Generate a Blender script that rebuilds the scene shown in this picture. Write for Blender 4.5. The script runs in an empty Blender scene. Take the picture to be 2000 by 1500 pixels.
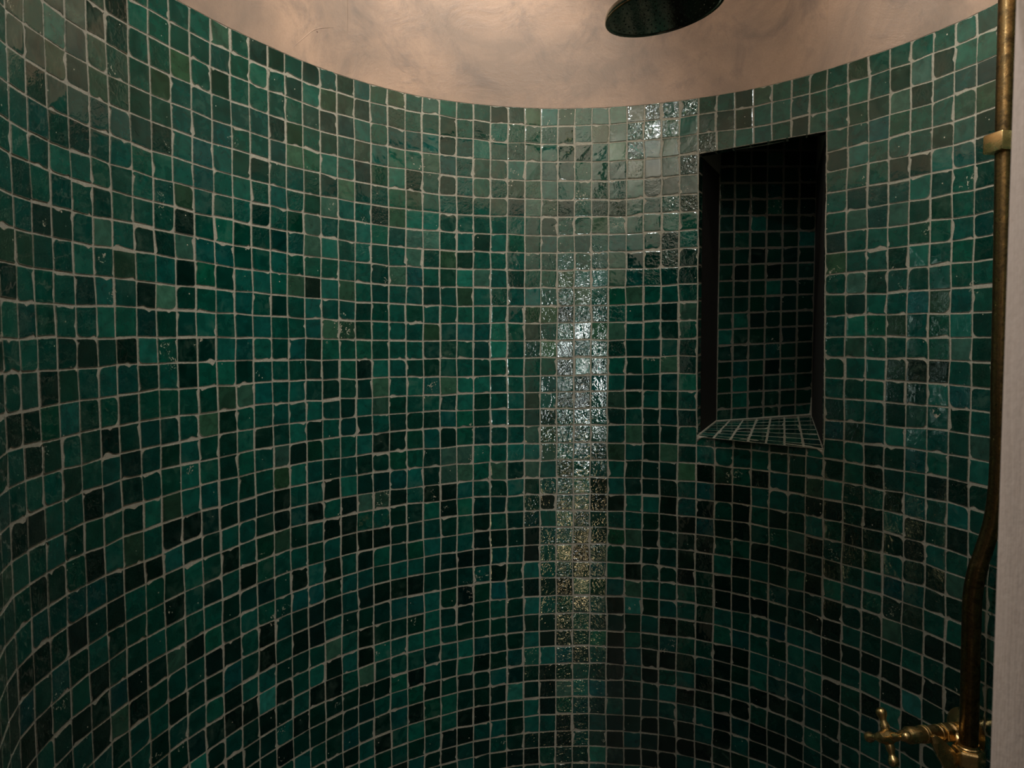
import bpy, bmesh, math, random
from mathutils import Vector, Matrix
import numpy as np

random.seed(7)
RNG = np.random.default_rng(11)
T = 0.038            # tile pitch in metres
CAMZ = 1.55
SC = bpy.context.scene
COL = SC.collection

# ---------------------------------------------------------------- camera
PITCH, ROLL, FPX = 0.0579671, -0.0034289, 1367.07
cd = bpy.data.cameras.new('camera')
cam = bpy.data.objects.new('camera', cd)
COL.objects.link(cam)
cd.sensor_width = 36.0
cd.lens = 36.0 * FPX / 2000.0
cd.clip_start = 0.02
cd.dof.use_dof = True
cd.dof.focus_distance = 38 * T
cd.dof.aperture_fstop = 18.0
cam.matrix_world = (Matrix.Translation((0, 0, CAMZ)) @ Matrix.Rotation(math.pi / 2 - PITCH, 4, 'X')
                    @ Matrix.Rotation(ROLL, 4, 'Z'))
SC.camera = cam

# ---------------------------------------------------------------- world, exposure
w = bpy.data.worlds.new('world')
SC.world = w
w.use_nodes = True
w.node_tree.nodes['Background'].inputs[0].default_value = (0.55, 0.62, 0.75, 1)
w.node_tree.nodes['Background'].inputs[1].default_value = 0.02
SC.view_settings.view_transform = 'Standard'
SC.view_settings.look = 'None'
SC.view_settings.gamma = 1.0
SC.view_settings.exposure = -0.22
SC.view_settings.use_curve_mapping = False
LAMP_W, LAMP_COL = 3.2, (1.0, 0.90, 0.80)     # ceiling lamp of the shower
WASH_W = 78.0
BACK_W = 42.0                                  # added unseen spot, brightens the back wall
#                                 # added unseen spots that brighten the plaster ring
SPOT_W, SPOT_COL = 3.4, (0.97, 0.96, 1.0)      # small cool spot by the shower opening
WIN_E, WIN_COL = 85.0, (1.0, 0.95, 0.97)       # frosted bathroom window
LANT_E, LANT_COL = 24.0, (1.0, 0.66, 0.36)     # unseen lantern, added for the low warm reflections
SC.cycles.max_bounces = 8
SC.cycles.diffuse_bounces = 5
SC.cycles.glossy_bounces = 4
SC.cycles.sample_clamp_indirect = 4.0

# ---------------------------------------------------------------- measured shape of the curved wall, in tiles
H0 = 13.218          # top joint of the tiling above the lens
XS = [[-13.538,18.602],[-13.757,19.557],[-13.898,20.507],[-13.972,21.494],[-13.97,22.503],[-13.896,23.49],[-13.769,24.383],[-13.562,25.391],[-13.31,26.318],[-13.003,27.249],[-12.654,28.164],[-12.256,29.092],[-11.832,29.986],[-11.386,30.848],[-10.883,31.735],[-10.383,32.543],[-9.829,33.352],[-9.253,34.108],[-8.59,34.882],[-7.922,35.572],[-7.236,36.201],[-6.459,36.831],[-5.646,37.411],[-4.807,37.936],[-3.947,38.407],[-3.053,38.832],[-2.164,39.196],[-1.218,39.519],[-0.264,39.783],[0.713,39.992],[1.633,40.134],[2.59,40.223],[3.569,40.256],[4.529,40.232],[5.506,40.152],[6.496,40.015],[7.448,39.825],[8.387,39.58],[9.327,39.272],[10.281,38.886],[11.16,38.452],[11.994,37.958],[12.811,37.381],[13.558,36.762],[14.277,36.068],[14.91,35.371],[15.475,34.669],[16.084,33.84],[16.653,32.994],[17.169,32.161],[17.641,31.324],[18.086,30.429],[18.459,29.533],[18.767,28.593],[18.987,27.658],[19.127,26.688]]
LEAN = {-29: -0.0016, -24: -0.0033, -17: -0.0121, 0: -0.0041, 16: 0.0112, 15: 0.0137, 19: 0.0134, 22: 0.0188}
DEV = {0: (0, [-0.02,0.0,-0.02,-0.01,-0.07,-0.1,-0.07,-0.11,-0.09,-0.07,-0.07,-0.09,-0.05,-0.06,-0.06,-0.09,-0.02,0.02,0.04,0.03,0.04,0.02,0.02,0.1,0.1,0.09,0.09,0.1,0.04,-0.03,-0.04,0.02,-0.06,-0.04,-0.08,-0.13,-0.14,-0.1,-0.13]),
       -17: (0, [0.02,0.05,0.05,0.0,-0.05,-0.01,-0.07,0.01,-0.01,-0.01,0.03,0.02,0.04,0.06,0.08,0.09,0.1,0.08,0.11,0.13,0.1,0.11,0.16,0.12,0.1,0.04,0.11,0.05,-0.04,0.03,0.02,0.01,0.02,0.01]),
       -29: (4, [-0.06,-0.06,-0.07,-0.1,0.05,-0.06,0.02,0.01,0.0,-0.03,0.03,-0.06,-0.09,-0.06,-0.04,-0.03,0.0,-0.02,0.0,-0.01,-0.02,0.0,0.03]),
       16: (0, [0.0,0.06,-0.01,0.02,0.03,0.07,0.05,0.06,0.09,0.12,0.11,0.08,0.1,0.05,0.06,0.03,0.04,-0.05,0.02,-0.01,-0.02,-0.01,-0.02,-0.02,-0.06,0.01,-0.02,-0.05,-0.03,0.03,-0.04,-0.08,0.03,-0.03,-0.08]),
       22: (0, [-0.08,0.01,-0.07,-0.01,-0.08,-0.05,-0.06,-0.09,-0.11,-0.03,0.02,-0.01,-0.04,-0.04,-0.02,-0.05,-0.02,0.0,0.02,-0.02,-0.03,-0.02,-0.08]),
       -8: (0, [-0.11,0.03,-0.01,-0.04,-0.05,-0.13,-0.13,-0.13,-0.14,-0.13,-0.13,-0.15,-0.11,-0.07,-0.04,-0.02,-0.03,0.09,0.15,0.07,0.04,0.01,0.1,0.1,0.06,0.06,0.13,0.05,-0.06,-0.12,-0.06,-0.11,-0.08,-0.06,-0.16,-0.12,-0.16]),
       8: (0, [0.09,0.19,0.16,0.09,-0.01,-0.09,0.0,0.01,0.02,0.02,0.04,0.05,0.04,0.02,0.03,0.06,0.09,0.06,0.13,0.07,0.03,0.02,0.03,0.01,0.03,0.05,-0.06,0.05,0.02,0.02,-0.02,0.01,-0.03,0.07,0.04,0.03,0.02,0.02]),
       -24: (2, [0.07,0.01,-0.01,0.01,-0.02,0.02,0.07,0.13,0.13,0.09,0.13,0.07,0.08,0.03,-0.03,-0.04,0.02,-0.02,-0.04,-0.17,-0.04,-0.08,-0.05,-0.04,-0.02,0.0,-0.01])}


def at(x, y, h):
    """tile units -> metres"""
    return Vector((x * T, y * T, CAMZ + h * T))

FLOOR_H = -CAMZ / T
CEIL_H = 34.0
CX, CY, CR = 3.146, 23.289, 16.79       # the circle the wall follows
NC0, NC1 = -39, 44                       # columns built, the ends run on to the opening

def build_profile():
    pts = {c: tuple(XS[c + 31]) for c in range(-31, 25)}
    for sgn, c0 in ((-1, -31), (1, 24)):
        x, y = pts[c0]
        a = math.atan2(y - CY, x - CX)
        r = math.hypot(x - CX, y - CY)
        rng = range(c0 - 1, NC0 - 1, -1) if sgn < 0 else range(c0 + 1, NC1 + 1)
        for k, c in enumerate(rng):
            a += (0.98 / CR) * (1 if sgn < 0 else -1)
            rr = r + (CR - r) * min(1, (k + 1) / 5)
            pts[c] = (CX + rr * math.cos(a), CY + rr * math.sin(a))
    return pts
PROF = build_profile()

def prof(s):
    c = int(math.floor(s)); c = max(NC0, min(NC1 - 1, c)); f = s - c
    a, b = PROF[c], PROF[c + 1]
    return a[0] + (b[0] - a[0]) * f, a[1] + (b[1] - a[1]) * f

def nrm(s):
    """unit normal into the room at arc position s (smoothed)"""
    a = prof(s - 0.6); b = prof(s + 0.6)
    tx, ty = b[0] - a[0], b[1] - a[1]
    l = math.hypot(tx, ty)
    return (ty / l, -tx / l)

def interp(xs, ys, x):
    return float(np.interp(x, xs, ys))

LK = sorted(LEAN); LV = [LEAN[k] for k in LK]
DK = sorted(DEV)
def dev(c, j):
    vs = []
    for k in DK:
        j0, v = DEV[k]
        i = j - j0
        vs.append(v[i] if 0 <= i < len(v) else 0.0)
    return interp(DK, vs, c)

NJ = 57
node_h, node_s = {}, {}
for c in range(NC0, NC1 + 1):
    for j in range(0, NJ + 1):
        jit = 0.0 if c in DEV else random.gauss(0, 0.022)
        node_h[c, j] = (H0 - j + dev(c, j) + jit) if j > 0 else H0 + dev(c, 0)
        node_s[c, j] = c + interp(LK, LV, c) * (j - 13) + random.gauss(0, 0.018)

def node(c, j, off=0.0):
    s = node_s[c, j]
    x, y = prof(s)
    n = nrm(s)
    return Vector(((x + n[0] * off) * T, (y + n[1] * off) * T, CAMZ + node_h[c, j] * T))

# ---------------------------------------------------------------- materials
def new_mat(name):
    m = bpy.data.materials.new(name)
    m.use_nodes = True
    nt = m.node_tree
    b = nt.nodes['Principled BSDF']
    return m, nt, b

def N(nt, t, **kw):
    n = nt.nodes.new(t)
    for k, v in kw.items():
        setattr(n, k, v)
    return n

def math_n(nt, op, a, b=None, clamp=False):
    n = N(nt, 'ShaderNodeMath', operation=op); n.use_clamp = clamp
    for i, v in enumerate((a, b)):
        if v is None: continue
        if isinstance(v, (int, float)): n.inputs[i].default_value = v
        else: nt.links.new(v, n.inputs[i])
    return n.outputs[0]

def mix_c(nt, f, a, b, bt='MIX'):
    n = N(nt, 'ShaderNodeMix', data_type='RGBA', blend_type=bt)
    for i, v in ((0, f), (6, a), (7, b)):
        if isinstance(v, (int, float)): n.inputs[i].default_value = v
        elif isinstance(v, tuple): n.inputs[i].default_value = (*v, 1) if len(v) == 3 else v
        else: nt.links.new(v, n.inputs[i])
    return n.outputs[2]

def ramp(nt, f, lo, hi, a=0.0, b=1.0):
    n = N(nt, 'ShaderNodeMapRange'); n.clamp = True
    nt.links.new(f, n.inputs[0])
    n.inputs[1].default_value = lo; n.inputs[2].default_value = hi
    n.inputs[3].default_value = a; n.inputs[4].default_value = b
    return n.outputs[0]

def noise(nt, vec, scale, detail=3, rough=0.5, dist=0.0):
    n = N(nt, 'ShaderNodeTexNoise')
    nt.links.new(vec, n.inputs['Vector'])
    n.inputs['Scale'].default_value = scale
    n.inputs['Detail'].default_value = detail
    n.inputs['Roughness'].default_value = rough
    n.inputs['Distortion'].default_value = dist
    return n.outputs[0]

def bump(nt, h, dist, strength=1.0, normal=None):
    n = N(nt, 'ShaderNodeBump')
    nt.links.new(h, n.inputs['Height'])
    n.inputs['Distance'].default_value = dist
    if isinstance(strength, (int, float)): n.inputs['Strength'].default_value = strength
    else: nt.links.new(strength, n.inputs['Strength'])
    if normal is not None: nt.links.new(normal, n.inputs['Normal'])
    return n.outputs[0]

def glaze_material():
    m, nt, b = new_mat('green_glaze')
    tc = N(nt, 'ShaderNodeTexCoord').outputs['Object']
    col = N(nt, 'ShaderNodeAttribute', attribute_name='tcol')
    wav = N(nt, 'ShaderNodeAttribute', attribute_name='wav').outputs['Fac']
    rim = N(nt, 'ShaderNodeAttribute', attribute_name='rim').outputs['Fac']
    # cloudy pooling of the glaze
    cl = noise(nt, tc, 55, 4, 0.6, 0.6)
    f1 = ramp(nt, cl, 0.34, 0.66, 0.72, 1.3)
    v = N(nt, 'ShaderNodeVectorMath', operation='SCALE')
    nt.links.new(col.outputs['Color'], v.inputs[0]); nt.links.new(f1, v.inputs['Scale'])
    # milky bloom on some spots
    c2 = noise(nt, tc, 14, 3, 0.55)
    milk = math_n(nt, 'MULTIPLY', ramp(nt, c2, 0.52, 0.72), ramp(nt, cl, 0.45, 0.7), True)
    base = mix_c(nt, math_n(nt, 'MULTIPLY', milk, 0.6), v.outputs[0], (0.055, 0.085, 0.062))
    # pits where the glaze has popped
    vo = N(nt, 'ShaderNodeTexVoronoi'); vo.inputs['Scale'].default_value = 85
    nt.links.new(tc, vo.inputs['Vector'])
    sep = N(nt, 'ShaderNodeSeparateColor'); nt.links.new(vo.outputs['Color'], sep.inputs[0])
    gate = math_n(nt, 'GREATER_THAN', sep.outputs[0], 0.74)
    rad = math_n(nt, 'MULTIPLY', sep.outputs[1], 0.11)
    dot = math_n(nt, 'LESS_THAN', vo.outputs['Distance'], rad)
    pit = math_n(nt, 'MULTIPLY', gate, dot)
    # larger flaked patches, rare
    n3 = noise(nt, tc, 150, 4, 0.7, 1.0)
    n4 = noise(nt, tc, 17, 1, 0.5)
    flake = math_n(nt, 'MULTIPLY', math_n(nt, 'GREATER_THAN', n3, 0.60), math_n(nt, 'GREATER_THAN', n4, 0.705))
    # grout haze left along the rim
    hz = math_n(nt, 'MULTIPLY', ramp(nt, math_n(nt, 'ADD', rim, math_n(nt, 'MULTIPLY', n3, 0.5)), 1.02, 1.4), 0.75)
    spot = math_n(nt, 'MAXIMUM', math_n(nt, 'MAXIMUM', pit, flake), hz, True)
    base = mix_c(nt, math_n(nt, 'MULTIPLY', spot, 0.85), base, (0.42, 0.38, 0.29))
    nt.links.new(base, b.inputs['Base Color'])
    rgh = ramp(nt, spot, 0, 1, 0.045, 0.6)
    nt.links.new(rgh, b.inputs['Roughness'])
    b.inputs['IOR'].default_value = 1.78
    b.inputs['Specular Tint'].default_value = (0.88, 1.0, 0.94, 1)
    # surface waves: lazy everywhere, wrinkled where the firing went rough
    lazy = noise(nt, tc, 38, 2, 0.5, 0.3)
    wr = noise(nt, tc, 115, 2, 0.5, 1.2)
    nb = bump(nt, lazy, 0.0009, 0.5)
    nb = bump(nt, wr, 0.0022, wav, nb)
    nt.links.new(nb, b.inputs['Normal'])
    return m

def grout_material(name='sandy_grout', k=1.0):
    m, nt, b = new_mat(name)
    tc = N(nt, 'ShaderNodeTexCoord').outputs['Object']
    n1 = noise(nt, tc, 30, 3, 0.6)
    n2 = noise(nt, tc, 420, 3, 0.6)
    c = mix_c(nt, ramp(nt, n1, 0.3, 0.7), (0.28 * k, 0.285 * k, 0.235 * k), (0.39 * k, 0.39 * k, 0.32 * k))
    c = mix_c(nt, ramp(nt, n2, 0.35, 0.65), c, (0.235 * k, 0.235 * k, 0.19 * k))
    nt.links.new(c, b.inputs['Base Color'])
    b.inputs['Roughness'].default_value = 0.85
    b.inputs['Specular IOR Level'].default_value = 0.25
    nt.links.new(bump(nt, n2, 0.0006, 0.8), b.inputs['Normal'])
    return m

def plaster_material(name, c1, c2, c3, rough=0.55, stretch=None):
    m, nt, b = new_mat(name)
    tc = N(nt, 'ShaderNodeTexCoord').outputs['Object']
    vec = tc
    if stretch:
        mp = N(nt, 'ShaderNodeMapping'); mp.inputs['Scale'].default_value = stretch
        nt.links.new(tc, mp.inputs[0]); vec = mp.outputs[0]
    n1 = noise(nt, vec, 4.0, 6, 0.62, 0.5)
    n2 = noise(nt, vec, 11, 6, 0.7, 0.6)
    n3 = noise(nt, tc, 330, 3, 0.6)
    c = mix_c(nt, ramp(nt, n1, 0.36, 0.62), c1, c2)
    c = mix_c(nt, math_n(nt, 'MULTIPLY', ramp(nt, n2, 0.5, 0.68), 0.6), c, c3)
    c = mix_c(nt, ramp(nt, n3, 0.40, 0.75, 0.0, 0.22), c, (0.2, 0.13, 0.09))
    # pinholes
    vo = N(nt, 'ShaderNodeTexVoronoi'); vo.inputs['Scale'].default_value = 26
    nt.links.new(tc, vo.inputs['Vector'])
    sep = N(nt, 'ShaderNodeSeparateColor'); nt.links.new(vo.outputs['Color'], sep.inputs[0])
    hole = math_n(nt, 'MULTIPLY', math_n(nt, 'GREATER_THAN', sep.outputs[0], 0.9),
                  math_n(nt, 'LESS_THAN', vo.outputs['Distance'], 0.045))
    c = mix_c(nt, hole, c, (0.1, 0.06, 0.04))
    nt.links.new(c, b.inputs['Base Color'])
    b.inputs['Roughness'].default_value = rough
    hh = math_n(nt, 'ADD', math_n(nt, 'MULTIPLY', n2, 1.0), math_n(nt, 'MULTIPLY', n3, 0.12))
    nt.links.new(bump(nt, hh, 0.0025, 0.7), b.inputs['Normal'])
    return m

def brass_material(name, c1, c2, r1, r2, sc=60):
    m, nt, b = new_mat(name)
    tc = N(nt, 'ShaderNodeTexCoord').outputs['Object']
    n1 = noise(nt, tc, sc, 4, 0.65, 0.5)
    n2 = noise(nt, tc, 700, 2, 0.5)
    f = ramp(nt, n1, 0.35, 0.65)
    nt.links.new(mix_c(nt, f, c1, c2), b.inputs['Base Color'])
    nt.links.new(ramp(nt, n1, 0.35, 0.65, r1, r2), b.inputs['Roughness'])
    b.inputs['Metallic'].default_value = 1.0
    nt.links.new(bump(nt, math_n(nt, 'ADD', n1, math_n(nt, 'MULTIPLY', n2, 0.2)), 0.0006, 0.5), b.inputs['Normal'])
    return m

def plain(name, c, r, metal=0.0):
    m, nt, b = new_mat(name)
    tc = N(nt, 'ShaderNodeTexCoord').outputs['Object']
    n1 = noise(nt, tc, 12, 4, 0.6)
    nt.links.new(mix_c(nt, ramp(nt, n1, 0.3, 0.7), c, tuple(x * 0.8 for x in c)), b.inputs['Base Color'])
    b.inputs['Roughness'].default_value = r
    b.inputs['Metallic'].default_value = metal
    return m

def emitter(name, c, e):
    m, nt, b = new_mat(name)
    b.inputs['Base Color'].default_value = (*c, 1)
    b.inputs['Emission Color'].default_value = (*c, 1)
    b.inputs['Emission Strength'].default_value = e
    return m

M_GLAZE = glaze_material()
M_GROUT = grout_material()
M_SHADED_GROUT = grout_material('shaded_grout', 0.42)  # same grout, darkened to put the niche's shade into its colour
M_PLASTER = plaster_material('pink_plaster', (0.40, 0.285, 0.20), (0.225, 0.175, 0.133), (0.145, 0.122, 0.104))
M_JAMB = plaster_material('grey_plaster', (0.56, 0.475, 0.41), (0.48, 0.41, 0.35), (0.40, 0.34, 0.29), 0.6, (1.6, 1.6, 0.14))
M_ROOM = plain('bathroom_plaster', (0.06, 0.055, 0.05), 0.8)
M_STONE = plain('dark_stone_floor', (0.06, 0.055, 0.05), 0.6)
M_BRASS = brass_material('aged_brass', (0.85, 0.62, 0.29), (0.62, 0.43, 0.19), 0.2, 0.38)
M_PIPE = brass_material('tarnished_brass', (0.26, 0.18, 0.075), (0.07, 0.052, 0.026), 0.24, 0.45, 90)
M_DARKBR = brass_material('blackened_brass', (0.24, 0.23, 0.18), (0.17, 0.165, 0.13), 0.035, 0.08, 25)
M_NICHE_SHADE = plain('niche_shade', (0.005, 0.006, 0.005), 0.8)  # near-black colour standing in for the shade inside the niche
M_IRON = plain('black_iron', (0.02, 0.02, 0.02), 0.4, 1.0)

# ---------------------------------------------------------------- mesh helpers
def mesh_obj(name, verts, faces, mat, parent=None, smooth=False, attrs=None):
    me = bpy.data.meshes.new(name)
    me.from_pydata([tuple(v) for v in verts], [], faces)
    me.materials.append(mat)
    if attrs:
        for k, (typ, data) in attrs.items():
            a = me.attributes.new(k, typ, 'POINT')
            a.data.foreach_set('color' if typ == 'FLOAT_COLOR' else 'value', np.asarray(data, dtype=np.float32).ravel())
    if smooth:
        me.polygons.foreach_set('use_smooth', [True] * len(me.polygons))
    me.update()
    o = bpy.data.objects.new(name, me)
    COL.objects.link(o)
    if parent: o.parent = parent
    return o

def tag(o, label=None, cat=None, group=None, kind=None):
    if label: o['label'] = label
    if cat: o['category'] = cat
    if group: o['group'] = group
    if kind: o['kind'] = kind
    return o

class MB:
    def __init__(s): s.v = []; s.f = []
    def add(s, vs, fs):
        n = len(s.v); s.v += [Vector(v) for v in vs]; s.f += [[i + n for i in f] for f in fs]
    def loft(s, rings, cap0=True, cap1=True):
        n = len(rings[0]); vs = [p for r in rings for p in r]; fs = []
        for k in range(len(rings) - 1):
            for i in range(n):
                a = k * n + i; b = k * n + (i + 1) % n
                fs.append([a, b, b + n, a + n])
        if cap0: fs.append(list(range(n))[::-1])
        if cap1: fs.append([(len(rings) - 1) * n + i for i in range(n)])
        s.add(vs, fs)
    def lathe(s, o, ax, prof_, n=28, roll=0.0):
        """prof_: (distance along axis, radius) pairs"""
        ax = Vector(ax).normalized()
        u = ax.orthogonal().normalized(); w_ = ax.cross(u)
        rings = []
        for d, r in prof_:
            r = max(r, 1e-5)
            rings.append([Vector(o) + ax * d + (u * math.cos(roll + 2 * math.pi * i / n) + w_ * math.sin(roll + 2 * math.pi * i / n)) * r for i in range(n)])
        s.loft(rings)
    def tube(s, pts, r, n=20):
        pts = [Vector(p) for p in pts]
        rs = r if isinstance(r, (list, tuple)) else [r] * len(pts)
        tan = []
        for i in range(len(pts)):
            a = pts[max(0, i - 1)]; b = pts[min(len(pts) - 1, i + 1)]
            tan.append((b - a).normalized())
        u = tan[0].orthogonal().normalized(); rings = []
        for i, p in enumerate(pts):
            t_ = tan[i]; u = (u - t_ * u.dot(t_)).normalized(); w_ = t_.cross(u)
            rings.append([p + (u * math.cos(2 * math.pi * k / n) + w_ * math.sin(2 * math.pi * k / n)) * rs[i] for k in range(n)])
        s.loft(rings)
    def box(s, c, ax, ay, az):
        c, ax, ay, az = map(Vector, (c, ax, ay, az)); vs = []
        for i in (-1, 1):
            for j in (-1, 1):
                for k in (-1, 1):
                    vs.append(c + ax * i + ay * j + az * k)
        fs = [[0, 1, 3, 2], [4, 6, 7, 5], [0, 4, 5, 1], [2, 3, 7, 6], [0, 2, 6, 4], [1, 5, 7, 3]]
        s.add(vs, fs)
    def bb(s, x0, x1, y0, y1, z0, z1):
        s.box(((x0 + x1) / 2, (y0 + y1) / 2, (z0 + z1) / 2), ((x1 - x0) / 2, 0, 0), (0, (y1 - y0) / 2, 0), (0, 0, (z1 - z0) / 2))
    def build(s, name, mat, parent=None, smooth=True, bevel=0.0, origin=None):
        vs = s.v
        if origin is not None:
            vs = [v - Vector(origin) for v in vs]
        o = mesh_obj(name, vs, s.f, mat, None, False)
        bm = bmesh.new(); bm.from_mesh(o.data)
        bmesh.ops.recalc_face_normals(bm, faces=bm.faces)
        bm.to_mesh(o.data); bm.free()
        if origin is not None: o.location = origin
        if bevel > 0:
            md = o.modifiers.new('edge', 'BEVEL'); md.width = bevel; md.segments = 2; md.limit_method = 'ANGLE'; md.angle_limit = math.radians(40)
        if smooth:
            o.data.polygons.foreach_set('use_smooth', [True] * len(o.data.polygons))
            md = o.modifiers.new('es', 'EDGE_SPLIT'); md.split_angle = math.radians(38)
        if parent:
            o.parent = parent
            o.matrix_parent_inverse = Matrix.Translation(-parent.location)
        return o

def bez(pts, n=10):
    """smooth polyline through the points"""
    pts = [Vector(p) for p in pts]; out = []
    P = [pts[0]] + pts + [pts[-1]]
    for i in range(1, len(P) - 2):
        for k in range(n):
            t_ = k / n; a, b, c, d = P[i - 1:i + 3]
            out.append(0.5 * ((2 * b) + (c - a) * t_ + (2 * a - 5 * b + 4 * c - d) * t_ ** 2 + (3 * b - a - 3 * c + d) * t_ ** 3))
    out.append(pts[-1])
    return out

# ---------------------------------------------------------------- tiles
class Tiles:
    def __init__(s): s.v = []; s.f = []; s.col = []; s.wav = []; s.rim = []
    def tile(s, q, n, color, wav, chips=None, base=0.0009, tilt=0.00028, hi=True, gap=None):
        """q: corners tl, tr, br, bl of the cell; n: normal into the room"""
        tl, tr, br, bl = q
        P = lambda u, v: (tl * (1 - u) + tr * u) * (1 - v) + (bl * (1 - u) + br * u) * v
        g = gap if gap is not None else [abs(random.gauss(0.012, 0.012)) + 0.012 for _ in range(4)]   # top right bottom left
        rad = []
        for k in range(4):
            r = random.uniform(0.012, 0.045)
            if random.random() < 0.10: r = random.uniform(0.10, 0.27)
            rad.append(r)
        if random.random() < 0.035: rad = [random.uniform(0.13, 0.25) for _ in rad]
        if gap is None:
            for k in range(4):
                if random.random() < 0.07: g[k] += random.uniform(0.02, 0.055)
        notches = []
        for k in range(4):
            if random.random() < 0.10:
                notches.append((k, random.random(), random.uniform(0.05, 0.11), random.uniform(0.06, 0.2)))
            if random.random() < 0.07:
                notches.append((k, random.choice((0.0, 1.0)), random.uniform(0.06, 0.13), random.uniform(0.25, 0.55)))
        for ch in (chips or ''):
            k = int(ch) - 1
            if 0 <= k < 4: rad[k] = random.uniform(0.26, 0.36)
            k -= 4
            if k >= 0: notches.append((k, random.uniform(0.3, 0.7), random.uniform(0.10, 0.15), random.uniform(0.3, 0.5)))
        me = 7 if hi else 3; mc = 4 if hi else 2
        ph = random.uniform(0, 9)
        pts = []
        # walk clockwise from the top left corner; corner k sits before side k
        cs = [(0, 0), (1, 0), (1, 1), (0, 1)]
        dr = [(1, 0), (0, 1), (-1, 0), (0, -1)]
        for k in range(4):
            cx_, cy_ = cs[k]; dx, dy = dr[k]; px, py = dr[(k - 1) % 4]
            r = rad[k]
            for i in range(mc):      # arc around corner k, from side k-1 to side k
                t_ = (i + 0.5) / mc * math.pi / 2
                a = r * (1 - math.sin(t_)); b = r * (1 - math.cos(t_))
                pts.append((cx_ - px * a + dx * b, cy_ - py * a + dy * b, k, None))
            for i in range(me):
                t_ = (i + 0.5) / me
                l = rad[k] + (1 - rad[k] - rad[(k + 1) % 4]) * t_
                inn = 0.0
                for kk, pos, am, wd in notches:
                    if kk == k: inn += am * math.exp(-((l - pos) / wd) ** 2)
                inn += random.gauss(0, 0.004)
                nx, ny = dr[(k + 1) % 4]
                pts.append((cx_ + dx * l + nx * inn, cy_ + dy * l + ny * inn, k, None))
        # side insets
        out = []
        for x, y, k, _ in pts:
            X = g[3] + x * (1 - g[3] - g[1]); Y = g[0] + y * (1 - g[0] - g[2])
            out.append((X, Y))
        hc = [base + random.gauss(0, tilt) for _ in range(4)]
        def hgt(u, v): return (hc[0] * (1 - u) + hc[1] * u) * (1 - v) + (hc[3] * (1 - u) + hc[2] * u) * v
        n0 = len(s.v); m = len(out)
        for ring, (sc, dz, rm) in enumerate(((1.0, None, 1.0), (0.985, -0.00022, 1.0), (0.93, -0.00004, 0.7), (0.80, 0.0, 0.0))):
            for (u, v) in out:
                uu = 0.5 + (u - 0.5) * sc; vv = 0.5 + (v - 0.5) * sc
                z = hgt(uu, vv) + dz if dz is not None else -0.0012
                s.v.append(P(uu, vv) + n * z); s.rim.append(rm)
        s.v.append(P(0.5, 0.5) + n * hgt(0.5, 0.5)); s.rim.append(0.0)
        for r_ in range(3):
            a0 = n0 + r_ * m; b0 = a0 + m
            for i in range(m):
                i2 = (i + 1) % m
                s.f.append([a0 + i, b0 + i, b0 + i2, a0 + i2])
        a0 = n0 + 3 * m; c0 = n0 + 4 * m
        for i in range(m):
            s.f.append([a0 + i, c0, a0 + (i + 1) % m])
        k = 4 * m + 1
        s.col += [(*color, 1.0)] * k
        s.wav += [wav] * k
    def build(s, name, parent=None):
        o = mesh_obj(name, s.v, s.f, M_GLAZE, parent, False,
                     {'tcol': ('FLOAT_COLOR', s.col), 'wav': ('FLOAT', s.wav), 'rim': ('FLOAT', s.rim)})
        return o

CLS = {'K': (0.0012, 0.012, 0.009), 'D': (0.001, 0.025, 0.018), 'M': (0.002, 0.047, 0.0345), 'L': (0.0045, 0.070, 0.052),
       'B': (0.014, 0.125, 0.098), 'O': (0.012, 0.044, 0.025), 'Y': (0.022, 0.075, 0.05), 'U': (0.002, 0.047, 0.043), 'G': (0.03, 0.075, 0.06)}
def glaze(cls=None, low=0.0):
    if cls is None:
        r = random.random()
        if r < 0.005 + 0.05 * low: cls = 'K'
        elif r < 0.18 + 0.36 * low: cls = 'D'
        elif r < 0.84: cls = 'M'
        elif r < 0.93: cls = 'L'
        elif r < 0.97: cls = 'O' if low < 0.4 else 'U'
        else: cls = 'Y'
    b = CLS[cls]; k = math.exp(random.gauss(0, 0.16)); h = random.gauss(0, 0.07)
    return (b[0] * k, b[1] * k * (1 - h * 0.3), b[2] * k * (1 + h))

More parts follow.
